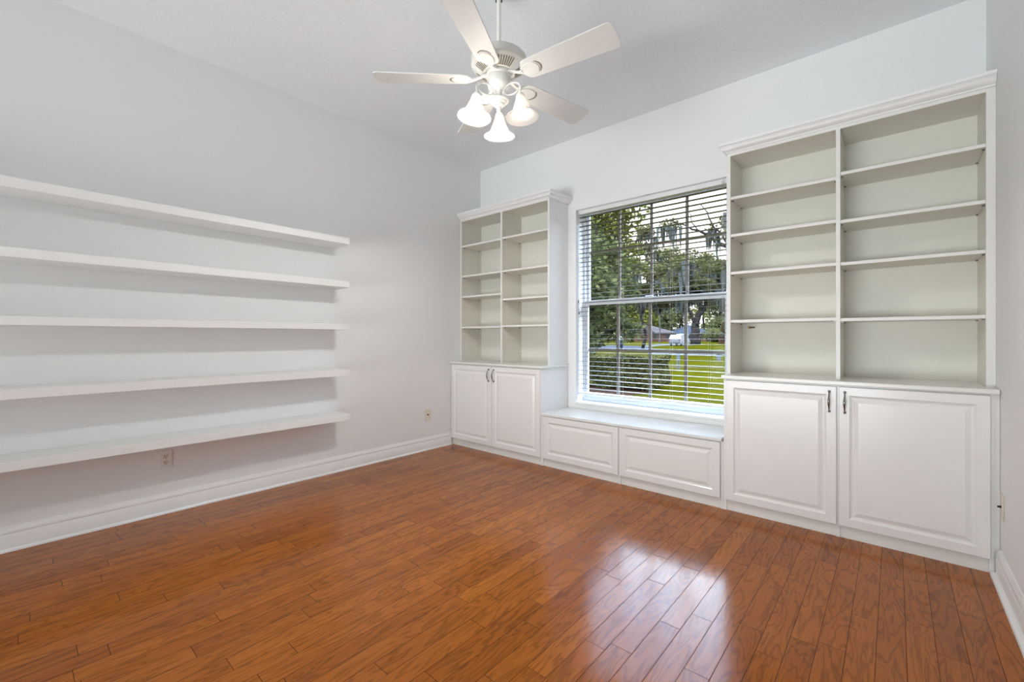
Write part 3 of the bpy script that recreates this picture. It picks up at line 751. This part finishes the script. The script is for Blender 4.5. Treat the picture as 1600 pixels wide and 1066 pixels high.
def tree(name, base, label, group, trunk_r, limbs, blobs, n, size, leafmat, seed, moss=0, shell=0.3):
    t = thing(name, base, label, 'tree', group)
    m = MB(); ends = []
    for i, (p0, p1, r0, r1) in enumerate(limbs): ends += limb(m, p0, p1, r0, r1, seed * 31 + i)[2:]
    wpart(m, 'trunk', M['bark'], t, smooth='all', fix=False)
    f = wpart(leaf_mesh(blobs, n, size, seed, shell=shell), 'foliage', leafmat, t, fix=False); f['kind'] = 'stuff'
    if moss:
        rr = random.Random(seed + 5); mm = MB()
        for _ in range(moss):
            c, rad = rr.choice(blobs)
            p = Vector(c) + Vector((rr.uniform(-1, 1) * rad[0], rr.uniform(-1, 1) * rad[1], -rad[2] * rr.uniform(0.2, 1)))
            L_ = rr.uniform(0.5, 2.0); w = L_ * 0.10
            for q in range(4):
                a = rr.uniform(0, math.pi); dx_, dy_ = math.cos(a) * w, math.sin(a) * w; o_ = Vector((rr.gauss(0, w), rr.gauss(0, w), 0))
                mm.add([p + o_ + Vector((-dx_, -dy_, 0)), p + o_ + Vector((dx_, dy_, 0)), p + o_ + Vector((dx_ * 0.6, dy_ * 0.6, -L_ * 0.6)), p + o_ + Vector((0, 0, -L_)), p + o_ + Vector((-dx_ * 0.6, -dy_ * 0.6, -L_ * 0.55))], [(0, 1, 2, 3, 4)])
        q = wpart(mm, 'hanging_moss', M['moss'], t, fix=False); q['kind'] = 'stuff'
    return t

# hedge
hb = thing('hedge', tuple(Wp(965, 11.6)), 'clipped green box hedge on the lawn edge seen through the lower left panes', 'hedge')
P0 = Wp(1010, gd(614)); hy0 = P0.y; hx1 = P0.x; hz = 0.66
def hedge_leaves(n, seed):
    rr = random.Random(seed); m = MB(); x0, x1, y0, y1 = hx1 - 4.2, hx1, hy0, hy0 + 1.5
    for _ in range(n):
        f = rr.random()
        if f < 0.5: p = Vector((rr.uniform(x0, x1), y0 + abs(rr.gauss(0, 0.05)), rr.uniform(GZ + 0.08, hz)))
        elif f < 0.8: p = Vector((rr.uniform(x0, x1), rr.uniform(y0, y1), hz - abs(rr.gauss(0, 0.05))))
        elif f < 0.92: p = Vector((x1 - abs(rr.gauss(0, 0.05)), rr.uniform(y0, y1), rr.uniform(GZ + 0.08, hz)))
        else: p = Vector((rr.uniform(x0, x1), rr.uniform(y0, y1), rr.uniform(GZ + 0.08, hz)))
        p += Vector((0.05 * math.sin(p.z * 9 + p.x * 5), -0.06 * math.sin(p.x * 3.3) * math.cos(p.z * 4), 0.035 * math.sin(p.x * 4.1 + p.y * 3)))
        L_ = rr.uniform(0.05, 0.10); w = L_ * 0.32
        d = Vector((rr.gauss(0, 1), rr.gauss(0, 1), rr.gauss(0.5, 0.8))).normalized(); q = d.cross(Vector((rr.gauss(0, 1), rr.gauss(0, 1), rr.gauss(0, 1)))).normalized()
        m.add([p - d * L_ / 2, p + q * w, p + d * L_ / 2, p - q * w], [(0, 1, 2), (0, 2, 3)])
    return m
f = wpart(hedge_leaves(26000, 3), 'foliage', M['leaf_hedge'], hb, fix=False); f['kind'] = 'stuff'
m = MB(); rr = random.Random(4)
for i in range(26):
    x = hx1 - 0.15 - 3.9 * i / 25; y = hy0 + rr.uniform(0.3, 1.2)
    m.tube([(x, y, GZ), (x + rr.gauss(0, 0.05), y + rr.gauss(0, 0.05), GZ + 0.4), (x + rr.gauss(0, 0.15), y + rr.gauss(0, 0.12), 0.55)], [0.02, 0.014, 0.006], 6)
wpart(m, 'stems', M['bark'], hb, fix=False)

# broad-leaved tree close to the window on the left
b0 = Wp(890, 7.2)
blobs = []
rr = random.Random(12)
for i in range(46):
    px_ = rr.uniform(850, 945); yy = rr.uniform(372, 535); d = rr.uniform(6.6, 8.6)
    if px_ > 925 and yy > 520: continue
    r_ = rr.uniform(0.28, 0.5); blobs.append((Wp(px_, d, zrow(yy, d)), (r_, r_, r_ * 0.8)))
for (px_, yy) in ((962, 430), (975, 450), (955, 400), (968, 415), (985, 468), (950, 470), (965, 500), (980, 520), (972, 508), (990, 517), (958, 515), (948, 385)):
    blobs.append((Wp(px_, 8.0, zrow(yy, 8.0)), (0.26, 0.26, 0.2)))
lm = [(b0, b0 + Vector((0.1, 0.2, 1.9)), 0.10, 0.07), (b0 + Vector((0.1, 0.2, 1.7)), Wp(905, 7.4, zrow(330, 7.4)), 0.06, 0.02), (b0 + Vector((0.1, 0.2, 1.5)), Wp(960, 7.8, zrow(420, 7.8)), 0.05, 0.012),
      (b0 + Vector((0.05, 0.1, 1.0)), Wp(975, 7.9, zrow(505, 7.9)), 0.04, 0.01), (b0 + Vector((0.1, 0.2, 1.9)), Wp(930, 7.4, zrow(350, 7.4)), 0.05, 0.015)]
tree('broadleaf_tree', b0, 'glossy broad-leaved tree close to the left side of the window', None, 0.1, lm, blobs, 15000, 0.115, M['leaf_near'], 21, shell=0.0)
# yellowish tree top at upper left, further out
b0 = Wp(905, 20)
blobs = [(Wp(px_, 20, zrow(y_, 20)), (r_, r_, r_ * 0.8)) for px_, y_, r_ in ((930, 350, 1.5), (950, 330, 1.2), (905, 380, 1.6), (945, 380, 1.3), (965, 360, 0.8), (985, 345, 0.6), (978, 395, 0.8), (940, 420, 1.4), (1000, 330, 0.5), (880, 330, 1.6), (900, 310, 1.4), (975, 325, 0.6))]
tree('leafy_tree', b0, 'bright yellow-green tree crown filling the upper left panes', None, 0.2,
     [(b0, Wp(912, 20, zrow(420, 20)), 0.22, 0.14), (Wp(912, 20, zrow(420, 20)), Wp(950, 20, zrow(340, 20)), 0.12, 0.03), (Wp(912, 20, zrow(420, 20)), Wp(905, 20, zrow(330, 20)), 0.12, 0.03), (Wp(925, 20, zrow(400, 20)), Wp(995, 20, zrow(335, 20)), 0.06, 0.015)],
     blobs, 9000, 0.22, M['leaf_bright'], 22, shell=0.0)

# the big live oak across the street: leaning forked trunk
D1 = gd(538.6)
b0 = Wp(1086, D1)
def o1(px_, y_, dd=0): return Wp(px_, D1 + dd, zrow(y_, D1 + dd))
lm = [(b0 - Vector((0, 0, 0.1)), o1(1086, 505), 0.95, 0.62), (o1(1086, 508), o1(1095, 485), 0.62, 0.5), (o1(1095, 488), o1(1113, 462), 0.42, 0.34), (o1(1094, 487), o1(1096, 455), 0.42, 0.3), (o1(1085, 507), o1(1072, 470), 0.34, 0.2),
      (o1(1112, 464), o1(1150, 440), 0.34, 0.2), (o1(1096, 457), o1(1088, 410), 0.3, 0.12), (o1(1072, 472), o1(1045, 440), 0.2, 0.1), (o1(1112, 464), o1(1125, 410), 0.25, 0.1)]
rr = random.Random(31); blobs = []
for _ in range(40):
    px_ = rr.uniform(1020, 1190); y_ = rr.uniform(395, 478); dd = rr.uniform(-6, 6)
    if 1075 < px_ < 1120 and y_ > 462: continue
    r_ = rr.uniform(1.2, 2.4); blobs.append((Wp(px_, D1 + dd, zrow(y_, D1 + dd)), (r_, r_, r_ * 0.6)))
tree('live_oak', b0, 'large live oak with a thick leaning forked trunk beside the parked cars', None, 1, lm, blobs, 9500, 0.48, M['leaf_oak'], 32, moss=90, shell=0.2)

# mossy oak on this side of the street; its trunk stands right of the window
D2 = 34
b0 = Wp(1230, D2)
def o2(px_, y_, dd=0): return Wp(px_, D2 + dd, zrow(y_, D2 + dd))
lm = [(b0, o2(1215, 430), 0.6, 0.45), (o2(1215, 435), o2(1120, 455), 0.26, 0.10), (o2(1120, 455), o2(1060, 440), 0.10, 0.03), (o2(1215, 430), o2(1110, 370), 0.3, 0.12), (o2(1110, 370), o2(1050, 345), 0.11, 0.03),
      (o2(1215, 430), o2(1160, 310), 0.3, 0.1), (o2(1140, 385), o2(1095, 320), 0.1, 0.03), (o2(1150, 448), o2(1085, 425), 0.12, 0.03), (o2(1090, 363), o2(1075, 330), 0.05, 0.02)]
rr = random.Random(41); blobs = []
for _ in range(64):
    px_ = rr.uniform(1035, 1240); y_ = rr.uniform(300, 462); dd = rr.uniform(-4, 4)
    if px_ < 1122 and y_ < 350: continue
    if y_ < 325: continue
    if px_ < 1085 and 375 < y_ < 398 : continue
    r_ = rr.uniform(0.45, 1.15); blobs.append((Wp(px_, D2 + dd, zrow(y_, D2 + dd)), (r_, r_, r_ * 0.6)))
tree('live_oak', b0, 'nearer live oak hung with grey moss, branches entering the panes from the right', None, 1, lm, blobs, 12000, 0.26, M['leaf_oak'], 42, moss=230, shell=0.0)
# slimmer oak, middle
D3 = 52
b0 = Wp(1004, D3)
def o3(px_, y_, dd=0): return Wp(px_, D3 + dd, zrow(y_, D3 + dd))
lm = [(b0, o3(1002, 470), 0.19, 0.15), (o3(1002, 472), o3(1020, 400), 0.13, 0.06), (o3(1002, 472), o3(985, 420), 0.10, 0.05), (o3(1020, 402), o3(1040, 350), 0.08, 0.03), (o3(1020, 402), o3(1000, 345), 0.08, 0.03)]
rr = random.Random(51); blobs = []
for _ in range(44):
    px_ = rr.uniform(962, 1062); y_ = rr.uniform(345, 482); dd = rr.uniform(-4, 4)
    if px_ < 1000 and y_ < 385: continue
    if px_ > 1030 and y_ < 395: continue
    r_ = rr.uniform(0.7, 1.5); blobs.append((Wp(px_, D3 + dd, zrow(y_, D3 + dd)), (r_, r_, r_ * 0.65)))
tree('live_oak', b0, 'slim grey-green oak between the trash bin and the utility pole', None, 1, lm, blobs, 12000, 0.36, M['leaf_oak'], 52, moss=110, shell=0.1)
# row of far trees behind the houses
g = 'far trees behind the houses'
for i, (px_, d, yt, wpx) in enumerate(((925, 150, 440, 34), (955, 172, 425, 34), (981, 150, 430, 32), (1012, 178, 415, 34), (1040, 160, 428, 30), (1064, 175, 410, 34), (1096, 186, 405, 34), (1124, 160, 418, 30), (1152, 175, 410, 36), (1010, 145, 470, 26), (1122, 150, 468, 28))):
    b0 = Wp(px_, d); zt = zrow(yt, d); rr = random.Random(60 + i); wr = wpx / F_PX * d * 0.62
    blobs = []
    for _ in range(16):
        zz = rr.uniform(3.0, zt); kk = 1 - 0.45 * (zz / zt) ** 2
        r_ = rr.uniform(2.2, 4.0); a = rr.uniform(0, 6.28); q = rr.random() ** 0.5 * wr * kk
        blobs.append((Vector((b0.x + q * math.cos(a), b0.y + q * math.sin(a), zz)), (r_, r_, r_ * 0.75)))
    tree('background_tree', b0, 'dense green tree in the far row behind the houses', g, 1, [(b0, b0 + Vector((0.5, 0, zt * 0.75)), 0.5, 0.2), (b0 + Vector((0.2, 0, zt * 0.35)), b0 + Vector((3, 1, zt * 0.7)), 0.25, 0.1)],
         blobs, 2600, 1.25, M['leaf_far'] if i % 3 else M['leaf_bright'], 70 + i, shell=0.3)
# low shrubs under the far trees close the view to the horizon
for i, (px_, d, wpx) in enumerate(((935, 120, 40), (1120, 112, 20), (1150, 125, 34))):
    b0 = Wp(px_, d); rr = random.Random(90 + i); wr = wpx / F_PX * d * 0.6
    blobs = [(Vector((b0.x + rr.uniform(-wr, wr), b0.y + rr.uniform(-2, 2), rr.uniform(0.3, 2.4))), (2.0, 2.0, 1.4)) for _ in range(14)]
    t = thing('shrub', b0, 'low dark shrub mass below the far trees', 'shrub', 'far shrubs below the trees')
    f = wpart(leaf_mesh(blobs, 1600, 0.6, 95 + i), 'foliage', M['leaf_oak'], t, fix=False); f['kind'] = 'stuff'

# houses (local frame: x along the front, y away from the viewer)
def house(name, px0, px1, d, eave, ridge, wallm, roofm, label, wins, garage=None, gable=None):
    A, B = Wp(px0, d), Wp(px1, d); ux = (B - A).normalized(); L_ = (B - A).length
    ang = math.atan2(ux.y, ux.x); mid = (A + B) / 2
    t = thing(name, (mid.x, mid.y, GZ), label, 'house', rz=ang); h = L_ / 2; dp = 9.0
    MB().box(-h, h, 0, dp, 0, eave).build('walls', wallm, t)
    o_ = 0.5; rr_ = (dp / 2)
    vs = [(-h - o_, -o_, eave), (h + o_, -o_, eave), (h + o_, dp + o_, eave), (-h - o_, dp + o_, eave), (-h + rr_, dp / 2, ridge), (h - rr_, dp / 2, ridge)]
    vs += [(x, y, z - 0.18) for x, y, z in vs[:4]]
    rf = MB().add(vs, [(0, 1, 5, 4), (1, 2, 5), (2, 3, 4, 5), (3, 0, 4), (6, 7, 1, 0), (7, 8, 2, 1), (8, 9, 3, 2), (9, 6, 0, 3), (9, 8, 7, 6)]).build('roof', roofm, t)
    if gable:
        g0, g1, gz = gable
        vs = [(g0, -2.2, eave), (g1, -2.2, eave), ((g0 + g1) / 2, -2.2, gz), (g0, dp / 2, eave), (g1, dp / 2, eave), ((g0 + g1) / 2, dp / 2, gz)]
        MB().add(vs, [(0, 1, 2), (0, 2, 5, 3), (1, 4, 5, 2), (3, 5, 4), (0, 3, 4, 1)]).build('gable_roof', roofm, t)
        MB().box(g0 + 0.4, g1 - 0.4, -1.9, 0, 0, eave).build('wing_walls', wallm, t)
    for x, w in wins:
        f = MB().box(x - w / 2, x + w / 2, -0.06, 0.02, 0.9, 2.1).build('window', M['garage'], t)
        MB().box(x - w / 2 + 0.08, x + w / 2 - 0.08, -0.09, -0.055, 0.98, 2.02).build('pane', M['car_glass'], f)
    if garage: MB().box(garage[0], garage[1], -0.08, 0.02, 0.0, 2.15).build('garage_door', M['garage'], t)
    return t
house('brick_house', 985, 1054, 124, 2.6, 4.6, M['brick'], M['shingle'], 'low tan brick house with a pinkish shingle roof left of the white cars', [(0.5, 1.6), (-2.8, 1.4), (4.2, 1.2)], gable=(-6.0, 0.0, 5.4))
house('brick_house', 1060, 1112, 138, 2.7, 5.2, M['brick'], M['shingle_blue'], 'brick house with a blue-grey roof partly behind the leaning oak trunk', [(-3.0, 1.5), (2.2, 1.5)], garage=(-1.5, 1.2))

# cars (local: x forward, y left)
def car(name, px_, row, rz, label, van=False):
    d = gd(row); b = Wp(px_, d)
    t = thing(name, (b.x, b.y, GZ + 0.05), label, 'car', rz=rz)
    L_, w = 4.5, 1.82; hb_, ht = (1.02, 1.68) if not van else (1.15, 1.95)
    side = [(-2.22, 0.32), (-2.28, 0.60), (-2.22, 0.98), (-2.05, hb_ + 0.02), (-1.80, ht - 0.10), (-1.55, ht), (-0.3, ht + 0.02), (0.45, ht - 0.06), (1.20, hb_ + 0.03), (2.05, hb_ - 0.12), (2.24, 0.72), (2.22, 0.34)]
    n = len(side); vs = []
    for yy, inset in ((-w / 2, 1), (-w / 2 + 0.06, 0), (w / 2 - 0.06, 0), (w / 2, 1)):
        for x, z in side:
            k = 0.13 if z > hb_ + 0.05 else 0.0
            y_ = yy + (k if yy < 0 else -k); vs.append((x, y_, z - (0.04 if inset else 0) if z > 0.5 else z))
    fs = [tuple(range(n)), tuple(range(3 * n, 4 * n))[::-1]]
    for r_ in range(3):
        for i in range(n): fs.append((r_ * n + i, r_ * n + (i + 1) % n, (r_ + 1) * n + (i + 1) % n, (r_ + 1) * n + i))
    MB().add(vs, fs).build('body', M['car_white'], t, smooth=True)
    zg0, zg1 = hb_ + 0.06, ht - 0.13; g_ = MB()
    g_.add([(-2.03, -0.70, zg0), (-2.03, 0.70, zg0), (-1.835, 0.62, zg1), (-1.835, -0.62, zg1)], [(0, 1, 2, 3)])
    g_.build('rear_window', M['car_glass'], t, fix=False)
    for sgn in (-1, 1):
        y0, y1 = sgn * (w / 2 - 0.115), sgn * (w / 2 - 0.115)
        g_ = MB().add([(-1.75, y0, zg0), (1.0, y0, zg0), (0.40, y1, zg1), (-1.60, y1, zg1)], [(0, 1, 2, 3)]); g_.build('side_window', M['car_glass'], t, fix=False)
    g_ = MB().add([(1.14, -0.70, zg0 + 0.02), (1.14, 0.70, zg0 + 0.02), (0.54, 0.60, zg1 + 0.02), (0.54, -0.60, zg1 + 0.02)], [(0, 1, 2, 3)]); g_.build('windscreen', M['car_glass'], t, fix=False)
    for x in (-1.38, 1.38):
        for sgn in (-1, 1):
            MB().lathe([(0, -0.11), (0.33, -0.11), (0.345, -0.08), (0.345, 0.08), (0.33, 0.11), (0.2, 0.11), (0.18, 0.09), (0, 0.09)], (x, sgn * (w / 2 - 0.10), 0.345), 20, Matrix.Rotation(R(-90) * sgn, 4, 'X')).build('wheel', M['tyre'], t, smooth=True)
    for sgn in (-1, 1): MB().box(-2.30, -2.2, sgn * 0.78 - 0.10, sgn * 0.78 + 0.10, 0.82, 1.0).build('tail_light', M['tail'], t)
    MB().box(-2.31, -2.18, -0.85, 0.85, 0.38, 0.56).build('rear_bumper', M['post'], t)
    return t
view = math.atan2(c0, -s0)
car('car', 1061, 540.3, view - R(38), 'white hatchback parked nose away on the driveway, the nearer car')
car('van', 1071, 537.6, view - R(60), 'taller white vehicle parked behind the white hatchback', van=True)

# bin
b = Wp(968, gd(546.2)); t = thing('wheeled_bin', (b.x, b.y, GZ + 0.03), 'blue-grey wheeled trash bin at the kerb', 'bin', rz=YAW)
vs = []
for z, w, dd in ((0.05, 0.26, 0.28), (0.98, 0.34, 0.38)):
    vs += [(-w, -dd, z), (w, -dd, z), (w, dd, z), (-w, dd, z)]
MB().add(vs, [(3, 2, 1, 0), (4, 5, 6, 7), (0, 1, 5, 4), (1, 2, 6, 5), (2, 3, 7, 6), (3, 0, 4, 7)]).build('tub', M['bin'], t, bevel=0.02)
MB().add([(-0.37, -0.42, 0.98), (0.37, -0.42, 0.98), (0.37, 0.42, 0.98), (-0.37, 0.42, 0.98), (-0.33, -0.36, 1.06), (0.33, -0.36, 1.06), (0.33, 0.38, 1.12), (-0.33, 0.38, 1.12)],
         [(3, 2, 1, 0), (4, 5, 6, 7), (0, 1, 5, 4), (1, 2, 6, 5), (2, 3, 7, 6), (3, 0, 4, 7)]).build('lid', M['post'], t, bevel=0.02)
for sgn in (-1, 1): MB().lathe([(0, -0.03), (0.12, -0.03), (0.12, 0.03), (0, 0.03)], (sgn * 0.30, 0.30, 0.12), 16, Matrix.Rotation(R(90), 4, 'Y')).build('wheel', M['tyre'], t)
# utility pole
b = Wp(1031, gd(537.2)); t = thing('utility_pole', (b.x, b.y, GZ), 'tall thin pale utility pole in front of the brick house', 'pole')
zt = zrow(476, gd(537.2)) - GZ
MB().tube([(0, 0, 0), (0, 0, zt)], [0.15, 0.11], 14).build('pole', M['pole'], t, smooth=True)
MB().box(-0.9, 0.9, -0.05, 0.05, zt - 0.35, zt - 0.22).build('cross_arm', M['pole'], t)
MB().lathe([(0, 0), (0.16, 0), (0.16, 0.6), (0.1, 0.66), (0, 0.66)], (0.24, 0, zt - 1.3), 14).build('transformer', M['post'], t, smooth=True)
# white marker post and small box on the lawn
b = Wp(1059.5, gd(577.3)); t = thing('marker_post', (b.x, b.y, GZ), 'short pale double marker post standing on the lawn', 'post', rz=YAW)
for sx in (-0.045, 0.045): MB().box(sx - 0.02, sx + 0.02, -0.02, 0.02, 0, 0.66).build('stake', M['post'], t)
MB().box(-0.075, 0.075, -0.03, -0.02, 0.40, 0.64).build('marker_board', M['post'], t)
b = Wp(1123, gd(564)); t = thing('utility_pedestal', (b.x, b.y, GZ), 'small grey utility pedestal at the right end of the lawn', 'utility box', rz=YAW)
MB().box(-0.10, 0.10, -0.08, 0.08, 0, 0.36).build('housing', M['post'], t, bevel=0.01); MB().box(-0.12, 0.12, -0.10, 0.10, 0.36, 0.40).build('cap', M['pole'], t, bevel=0.01)
# brick mailbox pillar
dm = 88; b = Wp(1127, dm); t = thing('mailbox_pillar', (b.x, b.y, GZ), 'orange brick pillar with a pale cap beyond the street at far right', 'pillar', rz=YAW)
MB().box(-0.42, 0.42, -0.35, 0.35, 0, 1.35).build('brick_pier', M['brick'], t); MB().box(-0.52, 0.52, -0.45, 0.45, 1.35, 1.47).build('stone_cap', M['garage'], t)
MB().lathe([(0.22, 1.47), (0.20, 1.55), (0.28, 1.8), (0.3, 2.2), (0.12, 2.35), (0, 2.4)], (0, 0, 0), 14).build('lantern', M['garage'], t, smooth=True)
